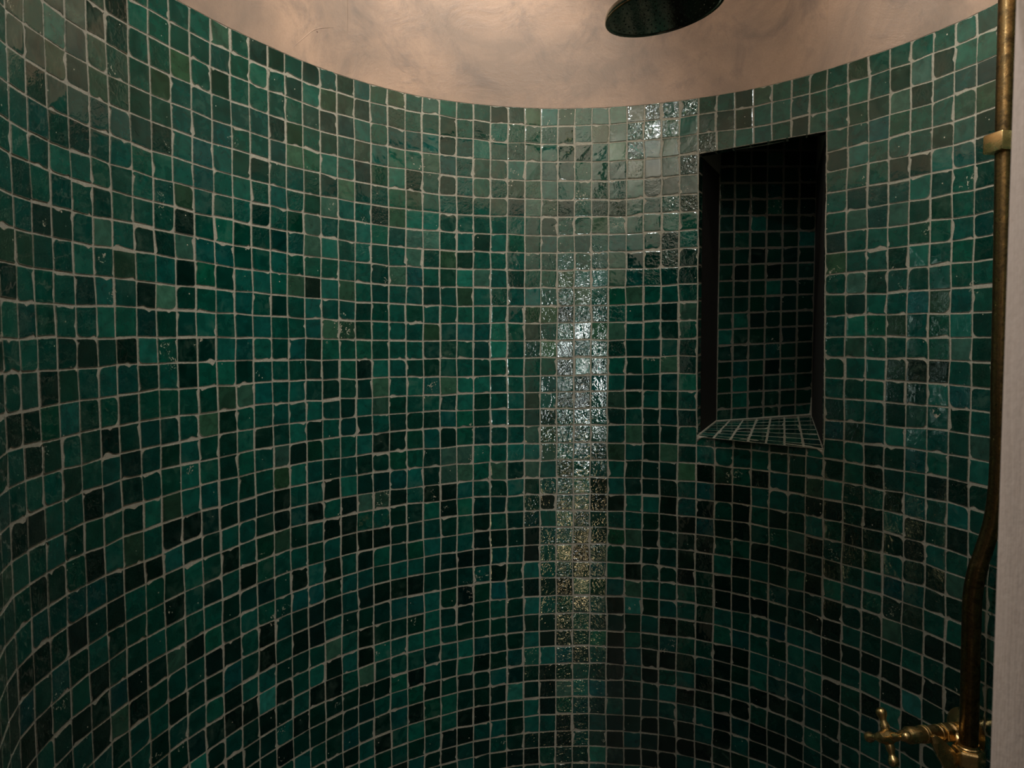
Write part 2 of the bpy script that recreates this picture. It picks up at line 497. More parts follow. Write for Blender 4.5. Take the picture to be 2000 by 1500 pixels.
NOTABLE = {}   # (column, row): (glaze class, chipped corners and sides)
ROWS = {
    0: [(-15, 1), (-13, 1), (3, 3), (4, 1), (20, 2)],
    1: [(-16, 1), (-12, 1), (-4, 3, 34), (0, 1), (2, 5), (16, 3), (18, 1), (19, 6), (20, 1)],
    2: [(-13, 1), (0, 1), (1, 1), (10, 3), (22, 1)],
    3: [(-16, 1), (-9, 3), (-8, 6), (5, 1), (15, 3)],
    4: [(-15, 3), (2, 1), (5, 1, 34)],
    5: [(-14, 1), (-12, 1), (-7, 3), (16, 3), (18, 1), (19, 1)],
    6: [(-15, 1), (-14, 6), (-10, 5), (-9, 3), (-1, 1, 26), (3, 6, 26), (17, 1), (22, 1)],
    7: [(-16, 1), (-15, 6), (-9, 6), (-8, 6), (-2, 2), (5, 2, 3), (7, 3), (16, 6), (19, 1), (20, 1), (22, 1)],
    8: [(-22, 0), (-20, 3), (-18, 1), (-17, 1), (-15, 6), (-9, 6), (-8, 1), (-7, 5), (5, 1), (6, 1, 4), (7, 1, 1), (21, 2, 8), (22, 1)],
    9: [(-22, 6), (-21, 3), (-19, 1), (-10, 6), (-7, 1), (-6, 3), (-5, 6), (6, 1), (7, 1, 1), (22, 1)],
    10: [(-27, 3), (-22, 0), (-16, 5), (-15, 0), (-11, 1), (-8, 1), (-6, 5), (4, 6), (5, 2, 3), (17, 1), (19, 2, 1)],
    11: [(-24, 0), (-17, 1), (-12, 1), (-11, 1), (6, 1), (7, 6), (19, 7), (20, 5, 3)],
    12: [(-13, 5), (2, 6), (3, 6), (5, 2, 3), (6, 1), (18, 5), (22, 1, 4)],
    13: [(-27, 0), (-25, 0), (-21, 1), (-17, 1), (-15, 1), (-11, 1), (4, 1), (15, 2, 4), (16, 6), (19, 2, 2), (22, 1)],
    14: [(-29, 0), (15, 2, 2), (19, 0), (20, 0)],
    15: [(-31, 0), (-30, 0), (-27, 1), (-25, 1), (-19, 6), (4, 1), (5, 1), (20, 3), (21, 7, 4)],
    16: [(-30, 0), (-26, 0), (-21, 6), (-20, 1), (-13, 1), (-10, 1), (-2, 5), (1, 1), (3, 5), (4, 1), (17, 3), (18, 1)],
    17: [(-27, 2), (-25, 0), (-23, 1), (-18, 1), (-17, 2), (-8, 1), (15, 7), (16, 1)],
    18: [(-31, 0), (-30, 0), (-27, 0), (-21, 3), (-20, 1), (-17, 6), (-16, 0), (-15, 1), (-11, 0), (-2, 6), (2, 6), (4, 6), (12, 5), (16, 3), (17, 1), (18, 1), (19, 7), (20, 3), (21, 1)],
    19: [(-28, 1), (-25, 1), (-6, 6), (-1, 6), (6, 6), (9, 3, 34), (15, 1), (16, 3), (17, 0), (18, 1), (20, 0), (21, 0)],
    20: [(-30, 0), (-27, 0), (-23, 0), (-22, 0), (-17, 0), (-14, 0), (-13, 3), (-12, 1), (-11, 1), (-10, 7), (-9, 7), (-8, 1), (-4, 6), (-2, 6), (4, 1), (5, 1), (8, 0), (9, 5), (11, 0), (12, 7), (14, 5), (16, 1), (17, 7), (18, 0), (20, 2), (21, 3)],
    21: [(-25, 0), (-24, 0), (-22, 1), (-17, 0), (-15, 0), (-13, 0), (-10, 0), (-8, 0), (-7, 0), (-6, 3), (2, 0), (5, 1), (8, 7), (9, 0), (10, 0), (12, 2, 12), (14, 0, 3), (15, 0), (17, 0), (18, 3), (19, 0), (21, 0)],
    22: [(-31, 0), (-30, 0), (-28, 0), (-26, 0), (-23, 1), (-20, 0), (-16, 1), (-14, 0), (-13, 0), (-9, 1), (-7, 0), (-6, 3), (-2, 1), (-1, 0), (2, 0), (3, 0), (6, 0), (7, 7, 1), (8, 0), (9, 2, 12), (10, 0), (12, 0), (14, 3), (16, 0), (17, 0), (18, 0), (19, 0)],
    23: [(-23, 0), (-19, 0), (-13, 0), (-12, 0), (-9, 1), (-5, 0), (-2, 1), (6, 0), (7, 0), (8, 7), (9, 0), (10, 0), (13, 6), (14, 0), (20, 0)],
    24: [(-31, 0), (-30, 0), (-27, 0), (-16, 0), (-14, 0), (-12, 0), (-10, 1), (-7, 1), (-5, 0), (-4, 0), (-2, 0), (5, 0), (8, 0), (9, 2), (11, 0), (12, 0), (13, 0), (15, 0), (18, 7), (19, 2)],
    25: [(-28, 0), (-25, 0), (-22, 0), (-21, 3), (-8, 1), (-7, 1), (-6, 0), (-2, 0), (1, 0, 12), (3, 2, 12), (7, 0), (8, 0), (10, 0), (21, 2)],
    26: [(-27, 0), (-25, 0), (-21, 0), (-20, 0), (-15, 0), (-14, 0), (-12, 0), (-11, 0), (-10, 0), (-9, 0), (-4, 0), (4, 0), (5, 2, 12), (6, 1, 12), (7, 0), (9, 0), (15, 0), (20, 0), (21, 0)],
    27: [(-23, 0), (-18, 0), (-16, 0), (-15, 0), (-10, 7), (-9, 3), (-8, 3), (-6, 0), (9, 0), (10, 0), (11, 0), (14, 0), (15, 0)],
    28: [(-13, 3), (-8, 3), (-3, 1), (-2, 3), (-1, 3), (2, 2), (3, 0), (4, 4), (6, 2, 2), (9, 3), (11, 2), (12, 7), (14, 3), (15, 0), (16, 0), (17, 0), (18, 0), (19, 0), (20, 0), (21, 0)],
    29: [(-20, 0), (-19, 0), (-18, 4), (-17, 0), (-15, 3), (-14, 0), (-12, 0), (-11, 3), (-10, 3), (-9, 3), (-8, 3), (-7, 3), (6, 0), (9, 3), (13, 3), (17, 3), (18, 0), (19, 4), (20, 1)],
    30: [(-18, 0), (-16, 3), (-15, 0), (-14, 0), (-13, 2), (-7, 3), (-6, 3), (3, 0), (4, 3), (6, 3), (9, 0), (10, 0), (11, 3), (12, 3), (13, 3), (14, 3), (15, 0), (17, 0), (18, 4), (19, 0)],
    31: [(-17, 2), (-16, 0), (-12, 0), (-9, 0), (-2, 3), (-1, 3), (3, 0), (4, 3), (5, 0), (6, 0), (11, 3), (13, 7)],
    32: [(-17, 0), (-16, 1), (-12, 1), (-8, 0), (-6, 0), (-1, 0), (3, 0), (5, 0, 4), (6, 2, 3), (7, 3), (8, 0), (9, 0), (11, 0), (13, 1), (17, 3)],
    33: [(-15, 2), (-13, 7), (-9, 0), (-3, 4), (-1, 0), (1, 3), (5, 2, 2), (7, 0), (8, 0), (10, 0), (11, 2), (14, 3), (16, 3)],
    34: [(-13, 0), (-11, 0), (-6, 0), (-5, 0), (-2, 3), (-1, 0), (0, 3), (6, 2, 26), (9, 0), (10, 7), (11, 0), (12, 0), (13, 0), (14, 7), (15, 0)],
    35: [(-7, 0), (-6, 0), (-5, 7), (-3, 0), (-2, 3), (0, 0), (5, 0, 1), (7, 0), (8, 7), (9, 0), (11, 0)],
    36: [(-5, 0), (-2, 1), (-1, 0), (0, 0), (4, 7), (6, 0), (7, 0, 14)],
    37: [(-3, 0), (-2, 0), (4, 0), (5, 0), (6, 0), (7, 7)],
}
KINDS = list(CLS)
for row_ in ROWS:
    for e_ in ROWS[row_]:
        NOTABLE[e_[0], row_] = (KINDS[e_[1]], str(e_[2]) if len(e_) > 2 else '')


NIC0, NIC1, NIR0, NIR1 = 8, 15, 3, 18.56     # niche opening: columns 8..15, rows 3..18.56
def in_niche(c, j): return NIC0 <= c < NIC1 and NIR0 <= j < 18

wall = Tiles()
for c in range(NC0, NC1):
    for j in range(0, NJ):
        if in_niche(c, j): continue
        hi = -33 <= c <= 26 and j <= 41
        tl, tr, br, bl = node(c, j), node(c + 1, j), node(c + 1, j + 1), node(c, j + 1)
        if NIC0 <= c < NIC1 and j == 18:       # cut tiles under the niche sill
            f = 0.55
            tl = tl.lerp(bl, f); tr = tr.lerp(br, f)
        if c == 0 and j >= 8:                  # this column of tiles was set turned a little
            tr = tr + Vector((0, -0.0007, 0)); br = br + Vector((0, -0.0007, 0))
        e1 = tr - tl; e2 = bl - tl
        n = e2.cross(e1).normalized()
        nn = nrm(c + 0.5)
        if n.x * nn[0] + n.y * nn[1] < 0: n = -n
        cls, ch = NOTABLE.get((c, j), (None, ''))
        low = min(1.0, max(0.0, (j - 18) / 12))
        wv = abs(random.gauss(0.03, 0.05)) if random.random() < 0.8 else random.uniform(0.12, 0.45)
        if -1 <= c <= 2 and j >= 8:
            wv = (random.uniform(0.05, 0.4), random.uniform(0.35, 0.85), random.uniform(0.2, 0.8), random.uniform(0.1, 0.5))[c + 1]
        if (c, j) in ((5, 0), (4, 1), (4, 2), (6, 0), (7, 0), (6, 1), (6, 5), (7, 5), (6, 8)): wv = random.uniform(0.6, 0.95)
        if j > 40: cls = None
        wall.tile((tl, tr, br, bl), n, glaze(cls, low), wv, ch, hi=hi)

# grout bed, one quad per cell with the niche left open
vs, fs, idx = [], [], {}
def gv(p):
    vs.append(p); return len(vs) - 1
for c in range(NC0, NC1 + 1):
    for j in range(0, NJ + 1):
        idx[c, j] = gv(node(c, j))
for c in range(NC0, NC1):
    for j in range(0, NJ):
        if in_niche(c, j): continue
        if NIC0 <= c < NIC1 and j == 18:
            a = gv(node(c, 18).lerp(node(c, 19), 0.55)); b = gv(node(c + 1, 18).lerp(node(c + 1, 19), 0.55))
            fs.append([a, b, idx[c + 1, 19], idx[c, 19]]); continue
        fs.append([idx[c, j], idx[c + 1, j], idx[c + 1, j + 1], idx[c, j + 1]])
wall_back = mesh_obj('wall_back', vs, fs, M_GROUT)
tag(wall_back, kind='structure')
wall.build('glazed_tiles', wall_back)

# outer shell behind the grout so that no light leaks through
def shell_ring(off, h0, h1, c0=NC0, c1=NC1, mat=M_ROOM, name='shell', parent=None, smooth=True):
    vs, fs = [], []
    for c in range(c0, c1 + 1):
        x, y = prof(c); n = nrm(c)
        for h in (h0, h1):
            vs.append(at(x + n[0] * off, y + n[1] * off, h))
    for i in range(c1 - c0):
        fs.append([2 * i, 2 * i + 2, 2 * i + 3, 2 * i + 1])
    return mesh_obj(name, vs, fs, mat, parent, smooth)

# ---------------------------------------------------------------- plaster above the tiles
vs, fs = [], []
hs = [0.0, 0.02, 0.5, 3, 7, 12, CEIL_H - H0]
offs = [-0.02, 0.022, 0.024, 0.02, 0.02, 0.02, 0.02]
SUB = 4
cols = [NC0 + k / SUB for k in range((NC1 - NC0) * SUB + 1)]
for s_ in cols:
    x, y = prof(s_); n = nrm(s_)
    c = int(math.floor(s_)); f = s_ - c; c2 = min(NC1, c + 1)
    hb = node_h[c, 0] * (1 - f) + node_h[c2, 0] * f + random.gauss(0, 0.006) - 0.03
    for k, (dh, o_) in enumerate(zip(hs, offs)):
        h = hb + dh if k < 3 else H0 + dh
        vs.append(at(x + n[0] * o_, y + n[1] * o_, h))
K = len(hs)
for i in range(len(cols) - 1):
    for k in range(K - 1):
        fs.append([i * K + k, (i + 1) * K + k, (i + 1) * K + k + 1, i * K + k + 1])
wall_upper = mesh_obj('wall_upper', vs, fs, M_PLASTER, None, True)
md = wall_upper.modifiers.new('es', 'EDGE_SPLIT'); md.split_angle = math.radians(30)
tag(wall_upper, kind='structure')

# trowel ridges left in the plaster
def on_wall(s_, h, off=0.02):
    x, y = prof(s_); n = nrm(s_)
    return at(x + n[0] * off, y + n[1] * off, h)
for pts, r in (([(14.75, 13.9), (14.72, 15.2), (14.76, 16.6), (14.74, 18.4)], 0.0011), ([(-15.5, 13.5), (-14.8, 14.2), (-14.0, 14.9), (-13.0, 15.3)], 0.0009),
               ([(-12.2, 15.2), (-12.15, 16.4), (-12.2, 17.6)], 0.0008)):
    mb = MB(); P_ = bez([on_wall(a, h) for a, h in pts], 6)
    mb.tube(P_, [r * (0.25 + 0.75 * math.sin(math.pi * (i + 0.5) / len(P_))) for i in range(len(P_))], 8)
    mb.build('trowel_ridge', M_PLASTER, wall_upper)

# ---------------------------------------------------------------- niche
niche = Tiles(); nv, nf = [], []
def patch(tl, tr, br, bl, nu, nv_, room_pt, cells=None, low=0.3, gaps=0.03):
    """a tiled face from four corners; u runs tl->tr, v runs tl->bl"""
    P = lambda u, v: (tl * (1 - u) + tr * u) * (1 - v) + (bl * (1 - u) + br * u) * v
    n = (bl - tl).cross(tr - tl).normalized()
    if (Vector(room_pt) - P(0.5, 0.5)).dot(n) < 0: n = -n
    k = len(nv); nv.extend([tl, tr, br, bl]); nf.append([k, k + 1, k + 2, k + 3])
    us = nu; vs_ = nv_
    for a in range(len(us) - 1):
        for b in range(len(vs_) - 1):
            q = [P(us[a], vs_[b]), P(us[a + 1], vs_[b]), P(us[a + 1], vs_[b + 1]), P(us[a], vs_[b + 1])]
            wv = abs(random.gauss(0.03, 0.05)) if random.random() < 0.7 else random.uniform(0.1, 0.4)
            g = [abs(random.gauss(gaps, 0.01)) + 0.01 for _ in range(4)]
            niche.tile(q, n, glaze(None, low), wv, '', gap=g, base=0.0008, tilt=0.0002)
def steps(total, first=1.0):
    out = [0.0]; x = first
    while x < total - 0.15:
        out.append(x / total); x += 1.0
    out.append(1.0); return out

fl = node(8, 3); fr = node(15, 3)
fbl = node(8, 18).lerp(node(8, 19), 0.55); fbr = node(15, 18).lerp(node(15, 19), 0.55)
BL, BR = (12.62, 43.1), (18.62, 43.35)      # back corners in plan
HT, HBL, HBR = 13.6, -4.86, -4.52            # ceiling, back floor line left and right
btl, btr = at(*BL, HT), at(*BR, HT)
bbl, bbr = at(*BL, HBL), at(*BR, HBR)
mid = at(14.5, 39.5, 3)
back_u = [0.0] + [(k + 0.95) / 6.0 for k in range(0, 5)] + [0.985, 1.0]
rowsv = [0.0]
v = 0.0
while v < (HT - HBL) - 0.2:
    rowsv.append(v / (HT - HBL)); v += 0.985
rowsv.append(1.0)
patch(btl, btr, bbr, bbl, back_u[:-2] + [1.0], rowsv, mid, low=1.6)  # darker glaze mix paints the shade onto the niche tiles
mesh_obj('niche_back', nv[-4:], [[0, 1, 2, 3]], M_SHADED_GROUT, wall_back); del nv[-4:]; del nf[-1]  # grout here carries the recess shade in its colour
# side faces: front edge to back corner; above the opening they rise behind the lintel
LI = 0.62
ll = fl.lerp(at(BL[0], BL[1], 10.2), LI / 4.9); lr = fr.lerp(at(BR[0], BR[1], 10.2), LI / 9.3)
llt = ll + Vector((0, 0, 3.5 * T)); lrt = lr + Vector((0, 0, 3.5 * T))
flt, frt = fl.copy(), fr.copy()
for a_, b_, c_, d_ in ((ll, lr, lrt, llt), (llt, lrt, btr, btl)):
    k = len(nv); nv.extend([a_, b_, c_, d_]); nf.append([k, k + 1, k + 2, k + 3])
for a_, b_, t_, s_ in ((ll, at(BL[0], BL[1], 10.2), btl, llt), (lr, at(BR[0], BR[1], 10.2), btr, lrt)):
    k = len(nv); nv.extend([a_, b_, t_, s_]); nf.append([k, k + 1, k + 2, k + 3])
btl2, btr2 = at(BL[0], BL[1], 10.2), at(BR[0], BR[1], 10.2)
L1 = (Vector(PROF[8]) - Vector(BL)).length; L2 = (Vector(PROF[15]) - Vector(BR)).length
sv = [k / 15.55 for k in range(0, 16)] + [1.0]
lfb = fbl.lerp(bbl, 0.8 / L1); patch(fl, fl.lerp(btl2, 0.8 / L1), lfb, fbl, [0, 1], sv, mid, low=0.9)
shade_faces = [fl.lerp(btl2, 0.8 / L1), btl2, bbl, lfb]
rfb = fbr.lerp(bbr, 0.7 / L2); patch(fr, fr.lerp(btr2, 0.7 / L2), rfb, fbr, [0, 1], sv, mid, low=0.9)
shade_faces += [fr.lerp(btr2, 0.7 / L2), btr2, bbr, rfb]
mesh_obj('niche_side', shade_faces, [[0, 1, 2, 3], [4, 5, 6, 7]], M_NICHE_SHADE, wall_back)  # inner side faces painted black for the depth of shade
# sill and soffit, u from left to right, v from front to back
patch(fbl, fbr, bbr, bbl, [k / 7 for k in range(8)], [0, 0.10, 0.24, 0.38, 0.52, 0.66, 0.8, 0.92, 1], mid + Vector((0, 0, 0.1)), low=0.2, gaps=0.045)
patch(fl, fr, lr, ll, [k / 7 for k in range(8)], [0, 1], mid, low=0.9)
# inner faces of the front wall beside the opening, tiled like the curve
for xa, xb in ((7.4, 12.4), (-9.2, -5.6)):
    n_ = max(1, round(abs(xb - xa)))
    if xa > 0:
        patch(at(xa, 9.08, 13.2), at(xb, 9.08, 13.2), at(xb, 9.08, -40.7), at(xa, 9.08, -40.7), [k / n_ for k in range(n_ + 1)], [k / 54 for k in range(55)], at(4, 20, 0), low=0.5)
niche_o = mesh_obj('niche_lining', nv, nf, M_GROUT, wall_back)
niche.build('niche_tiles', wall_back)
# mortar nosing along the sill and the arrises
mb = MB()
nos = []
for k in range(0, 29):
    u = k / 28; a = 8 + 7 * u; i = int(min(14, math.floor(a))); f = a - i
    p = node(i, 18).lerp(node(i, 19), 0.55).lerp(node(i + 1, 18).lerp(node(i + 1, 19), 0.55), f)
    n = nrm(a)
    nos.append(p + Vector((n[0], n[1], 0)) * 0.0006 + Vector((0, 0, random.gauss(0, 0.0003))))
mb.tube(nos, [0.0017 + random.uniform(-0.0003, 0.0008) for _ in nos], 8)
for c in (8, 15):
    pts = []
    for j in range(3, 19):
        for f in (0.0, 0.33, 0.66):
            if j + f > 18.6: break
            p = node(c, j).lerp(node(c, j + 1), f); n = nrm(c)
            pts.append(p + Vector((n[0], n[1], 0)) * 0.0003)
    mb.tube(pts, [0.0012 + random.uniform(-0.0003, 0.0006) for _ in pts], 8)
# fillets of mortar where the sill meets the back and the sides
mb.tube(bez([bbl + Vector((0.002, -0.002, 0.001)), bbl.lerp(bbr, 0.5) + Vector((0, -0.003, 0.001)), bbr + Vector((-0.003, -0.003, 0.001))], 8),
        [0.0022] * 8 + [0.003] * 8 + [0.0045], 8)
mb.tube([bbr + Vector((-0.002, -0.003, k * 0.006)) for k in range(8)], [0.006, 0.0045, 0.0035, 0.003, 0.0025, 0.002, 0.002, 0.0015], 8)
mb.tube([fbl.lerp(bbl, k / 8) + Vector((0.001, 0, 0.001)) for k in range(9)], 0.0022, 8)
# corner fillets outside the sill
for p, sx in ((fbl, 1), (fbr, -1)):
    t_ = (fbr - fbl).normalized()
    tri = [p + t_ * sx * x for x in (0, 0.012, 0.024)]
    mb.tube([p + Vector((0, 0, -0.012)), p + Vector((0, 0, -0.004)) + t_ * sx * 0.003, p + Vector((0, 0, 0)) + t_ * sx * 0.012], [0.0012, 0.0035, 0.0012], 8)
mb.build('niche_mortar', M_GROUT, wall_back)

# ---------------------------------------------------------------- front wall with the opening, floor, ceiling, bathroom
YF0, YF1 = 7.6, 9.0                    # wall thickness in tiles
pL, pR = PROF[NC0], PROF[NC1]
JX0, JH0, JXS = 6.235, 4.27, -0.0035
def jx(h):                              # right edge of the opening leans a little
    return JX0 + (h - JH0) * JXS
OPL, OPT = -9.2, 13.6
RX0, RX1, RY0 = -1.15, 1.75, -1.75      # the bathroom, metres
zc = CAMZ + CEIL_H * T
mb = MB()
y0, y1 = YF0 * T, YF1 * T
zt = CAMZ + OPT * T
def quad_block(xa0, xa1, xb, z0, z1):
    """wall block from the opening edge xa (bottom, top) to the far side xb"""
    vs = []
    for z, xa in ((z0, xa0), (z1, xa1)):
        vs += [(xa, y0, z), (xb, y0, z), (xb, y1, z), (xa, y1, z)]
    mb.add(vs, [[0, 1, 2, 3], [4, 5, 6, 7], [0, 1, 5, 4], [1, 2, 6, 5], [2, 3, 7, 6], [3, 0, 4, 7]])
quad_block(jx(FLOOR_H) * T, jx(OPT) * T, RX1, 0, zt)
wall_right = mb.build('wall_right', M_JAMB, None, bevel=0.006)
tag(wall_right, kind='structure')
mb = MB(); quad_block(OPL * T, OPL * T, RX0, 0, zt)
tag(mb.build('wall_left', M_JAMB, None, bevel=0.006), kind='structure')
mb = MB(); mb.bb(RX0, RX1, y0, y1, zt, zc)
ARCH = [(6.45, 4.6), (5.4, 4.8), (4, 5.3), (2.6, 6.0), (1.2, 7.0), (0, 8.0), (-1.5, 9.3), (-3, 10.5), (-4.6, 11.6), (-6.2, 12.5), (-7.7, 13.1), (-9.3, 13.5)]
rings = [[(x * T, y0, CAMZ + h * T), (x * T, y1, CAMZ + h * T), (x * T, y1, zt + .01), (x * T, y0, zt + .01)] for x, h in ARCH]
mb.loft(rings)
tag(mb.build('wall_front', M_JAMB, None, smooth=False), kind='structure')
# plastered returns closing the gap between the tiled curve and the front wall
for nm, pt, xe in (('trim_1', pL, OPL), ('trim_2', pR, 7.0)):
    mb = MB()
    a = at(pt[0], pt[1], FLOOR_H); b = at(xe, YF1 - 0.02, FLOOR_H)
    hgt = Vector((0, 0, zc))
    d = (b - a); nn = Vector((d.y, -d.x, 0)).normalized() * 0.004
    mb.add([a + nn, b + nn, b + nn + hgt, a + nn + hgt, a - nn, b - nn, b - nn + hgt, a - nn + hgt],
           [[0, 1, 2, 3], [7, 6, 5, 4], [0, 4, 5, 1], [1, 5, 6, 2], [2, 6, 7, 3], [3, 7, 4, 0]])
    tag(mb.build(nm, M_JAMB, None, smooth=False), kind='structure')
mb = MB(); mb.bb(RX0 - .1, RX1 + .1, RY0 - .1, 46 * T, -0.08, 0)
tag(mb.build('floor', M_STONE, None, smooth=False), kind='structure')
mb = MB(); mb.bb(RX0 - .1, RX1 + .1, RY0 - .1, 46 * T, zc, zc + 0.08)
tag(mb.build('ceiling', M_PLASTER, None, smooth=False), kind='structure')
mb = MB(); mb.bb(RX0 - .1, RX0, RY0, 46 * T, 0, zc)
tag(mb.build('wall_side_left', M_ROOM, None, smooth=False), kind='structure')
mb = MB(); mb.bb(RX1, RX1 + .1, RY0, 46 * T, 0, zc)
tag(mb.build('wall_side_right', M_ROOM, None, smooth=False), kind='structure')
mb = MB(); mb.bb(RX0 - .1, RX1 + .1, 46 * T, 46 * T + .1, 0, zc)
tag(mb.build('wall_outer', M_ROOM, None, smooth=False), kind='structure')

# bathroom wall behind the camera with a narrow frosted window
WX, WW, WZ0, WZ1 = 0.30, 0.028, 0.95, 2.0
mb = MB()
mb.bb(RX0 - .1, WX - WW, RY0 - .1, RY0, 0, zc); mb.bb(WX + WW, RX1 + .1, RY0 - .1, RY0, 0, zc)
mb.bb(WX - WW, WX + WW, RY0 - .1, RY0, 0, WZ0); mb.bb(WX - WW, WX + WW, RY0 - .1, RY0, WZ1, zc)
tag(mb.build('wall_rear', M_ROOM, None, smooth=False), kind='structure')
mb = MB(); mb.bb(WX - WW, WX + WW, RY0 - .06, RY0 - .055, WZ0, WZ1)
win = mb.build('window_1', emitter('frosted_daylight', WIN_COL, WIN_E), None, smooth=False)
tag(win, kind='structure')
mb = MB()
for a, b, c_, d in ((WX - WW - .012, WX - WW + .002, WZ0, WZ1), (WX + WW - .002, WX + WW + .012, WZ0, WZ1), (WX - WW, WX + WW, WZ0, WZ0 + .02),
                    (WX - WW, WX + WW, WZ1 - .02, WZ1), (WX - WW, WX + WW, 1.46, 1.48)):
    mb.bb(a, b, RY0 - .055, RY0 - .03, c_, d)
fr_ = mb.build('window_frame', M_IRON, win, smooth=False)

# ---------------------------------------------------------------- ceiling lamp of the shower
def ceiling_lamp(x, y, h, r, label, col, watt, glow, drop=0.0):
    lo = at(x, y, h)
    lamp = bpy.data.objects.new('ceiling_lamp', None); COL.objects.link(lamp); lamp.location = lo
    tag(lamp, label, 'lamp')
    mb = MB(); mb.lathe(lo, (0, 0, -1), [(0, r * 1.5), (0.012, r * 1.5), (0.024, r * 1.25), (0.025, r * 1.1), (0.012, r * 1.06)])
    if drop: mb.lathe(lo, (0, 0, 1), [(0, 0.004), (drop, 0.004)], 12)
    mb.build('lamp_housing', M_BRASS, lamp)
    mb = MB(); mb.lathe(lo, (0, 0, -1), [(0.022, 0.0), (0.022, r * 0.98), (0.026, r * 0.9), (0.028, 0.0)])
    mb.build('lamp_lens', emitter(glow, col, watt / (math.pi * math.pi * r * r)), lamp)
ceiling_lamp(5.0, 23.5, CEIL_H, 0.05, 'round brass ceiling lamp glowing warm over the middle of the shower', LAMP_COL, LAMP_W, 'lamp_glow')
ceiling_lamp(-1.5, 12.7, 22.5, 0.03, 'small cool pendant spot hanging just inside the shower opening', SPOT_COL, SPOT_W, 'spot_glow', (CEIL_H - 22.3) * T)
# unseen spots added as fill: three brighten the plaster ring, one the back wall
def fill_spot(x, y, aim, watt, size, label):
    ws = bpy.data.objects.new('fill_spot', None); COL.objects.link(ws); ws.location = at(x, y, CEIL_H)
    tag(ws, label, 'lamp', 'added unseen fill spots over the shower')
    wd = (at(*aim) - ws.location).normalized()
    wp = Vector(ws.location) + Vector((0, 0, -0.09))
    mb = MB(); mb.lathe(ws.location, (0, 0, -1), [(0, 0.03), (0.008, 0.03), (0.01, 0.006), (0.08, 0.006)], 20)
    mb.lathe(wp, wd, [(-0.04, 0.0), (-0.04, 0.02), (0.0, 0.032), (0.03, 0.034), (0.03, 0.031), (0.0, 0.028)], 24)
    mb.build('spot_housing', M_BRASS, ws)
    sl = bpy.data.lights.new('spot_bulb', 'SPOT'); sl.energy = watt; sl.color = LAMP_COL
    sl.spot_size = math.radians(size); sl.spot_blend = 1.0; sl.shadow_soft_size = 0.02
    so = bpy.data.objects.new('spot_bulb', sl); COL.objects.link(so)
    so.rotation_euler = wd.to_track_quat('-Z', 'Y').to_euler(); so.location = wp + wd * 0.04 - Vector(ws.location); so.parent = ws
fill_spot(0.0, 26.0, (4.0, 9.0, 19.5), WASH_W, 84, 'added unseen fill spot turned towards the plaster over the opening')
fill_spot(-3.0, 25.0, (19.5, 19.0, 19.5), WASH_W * 0.9, 84, 'added unseen fill spot turned towards the plaster above the riser pipe')
fill_spot(9.0, 25.0, (-13.0, 19.0, 21.5), WASH_W * 0.2, 84, 'added unseen fill spot turned towards the plaster opposite the riser pipe')
fill_spot(5.0, 26.0, (-4.5, 38.5, 11.0), BACK_W, 78, 'added unseen fill spot turned towards the tiled back wall')

# unseen lantern added on the bathroom floor to make the low warm reflections
ln = bpy.data.objects.new('added_lantern', None); COL.objects.link(ln); ln.location = (0.30, -1.15, 0)
tag(ln, 'added unseen iron lantern glowing warm on the bathroom floor', 'lantern')
q = Vector(ln.location)
mb = MB(); mb.bb(q.x - .07, q.x + .07, q.y - .07, q.y + .07, 0, 0.02)
mb.bb(q.x - .07, q.x + .07, q.y - .07, q.y + .07, 0.70, 0.715)
for i in (-1, 1):
    for j in (-1, 1):
        mb.bb(q.x + i * .064 - .005, q.x + i * .064 + .005, q.y + j * .064 - .005, q.y + j * .064 + .005, 0.02, 0.70)
mb.build('lantern_cage', M_IRON, ln, smooth=False)
mb = MB(); mb.lathe(q + Vector((0, 0, 0.02)), (0, 0, 1), [(0, 0.03), (0.02, 0.035), (0.58, 0.035), (0.62, 0.02), (0.63, 0)])
mb.build('lantern_light', emitter('lantern_glow', LANT_COL, LANT_E), ln)

# ---------------------------------------------------------------- rain shower head
HC = at(4.67, 21.9, 10.06)
tilt = Matrix.Rotation(math.radians(-9), 3, 'Y') @ Matrix.Rotation(math.radians(2), 3, 'X')
up = tilt @ Vector((0, 0, 1))
head = bpy.data.objects.new('rain_shower', None); COL.objects.link(head); head.location = HC
tag(head, 'round dark brass rain shower head hanging below the pink plaster', 'shower head')
R_ = 1.80 * T
mb = MB()
mb.lathe(HC, up, [(0.0, 0.0), (0.0, R_ * 0.5), (0.0, R_ * 0.93), (-0.0012, R_ * 0.945), (-0.0012, R_ * 0.975), (0.0008, R_ * 0.995),
                  (0.004, R_), (0.007, R_ * 0.985), (0.010, R_ * 0.9), (0.016, R_ * 0.45), (0.024, R_ * 0.16), (0.03, 0.0)], 72)
mb.build('spray_disc', M_DARKBR, head)
mb = MB(); mb.tube([HC + tilt @ Vector((math.cos(2 * math.pi * k / 72) * R_ * 0.985, math.sin(2 * math.pi * k / 72) * R_ * 0.985, 0.0)) for k in range(73)], 0.0011, 8)
mb.build('rim', M_PIPE, head)
mb = MB()
for ring in range(1, 6):
    for k in range(ring * 7):
        a = 2 * math.pi * k / (ring * 7)
        p = HC + tilt @ Vector((math.cos(a) * R_ * ring / 5.9, math.sin(a) * R_ * ring / 5.9, 0.0))
        mb.lathe(p, -up, [(-0.0005, 0.0011), (0.0007, 0.0009), (0.0008, 0.0)], 8)
noz = mb.build('nozzles', M_DARKBR, head)
top = HC + up * 0.022
mb = MB(); mb.lathe(top, up, [(0, 0.012), (0.006, 0.014), (0.014, 0.0145), (0.022, 0.012), (0.026, 0.008), (0.034, 0.009), (0.036, 0.0)])
mb.build('ball_joint', M_BRASS, head)

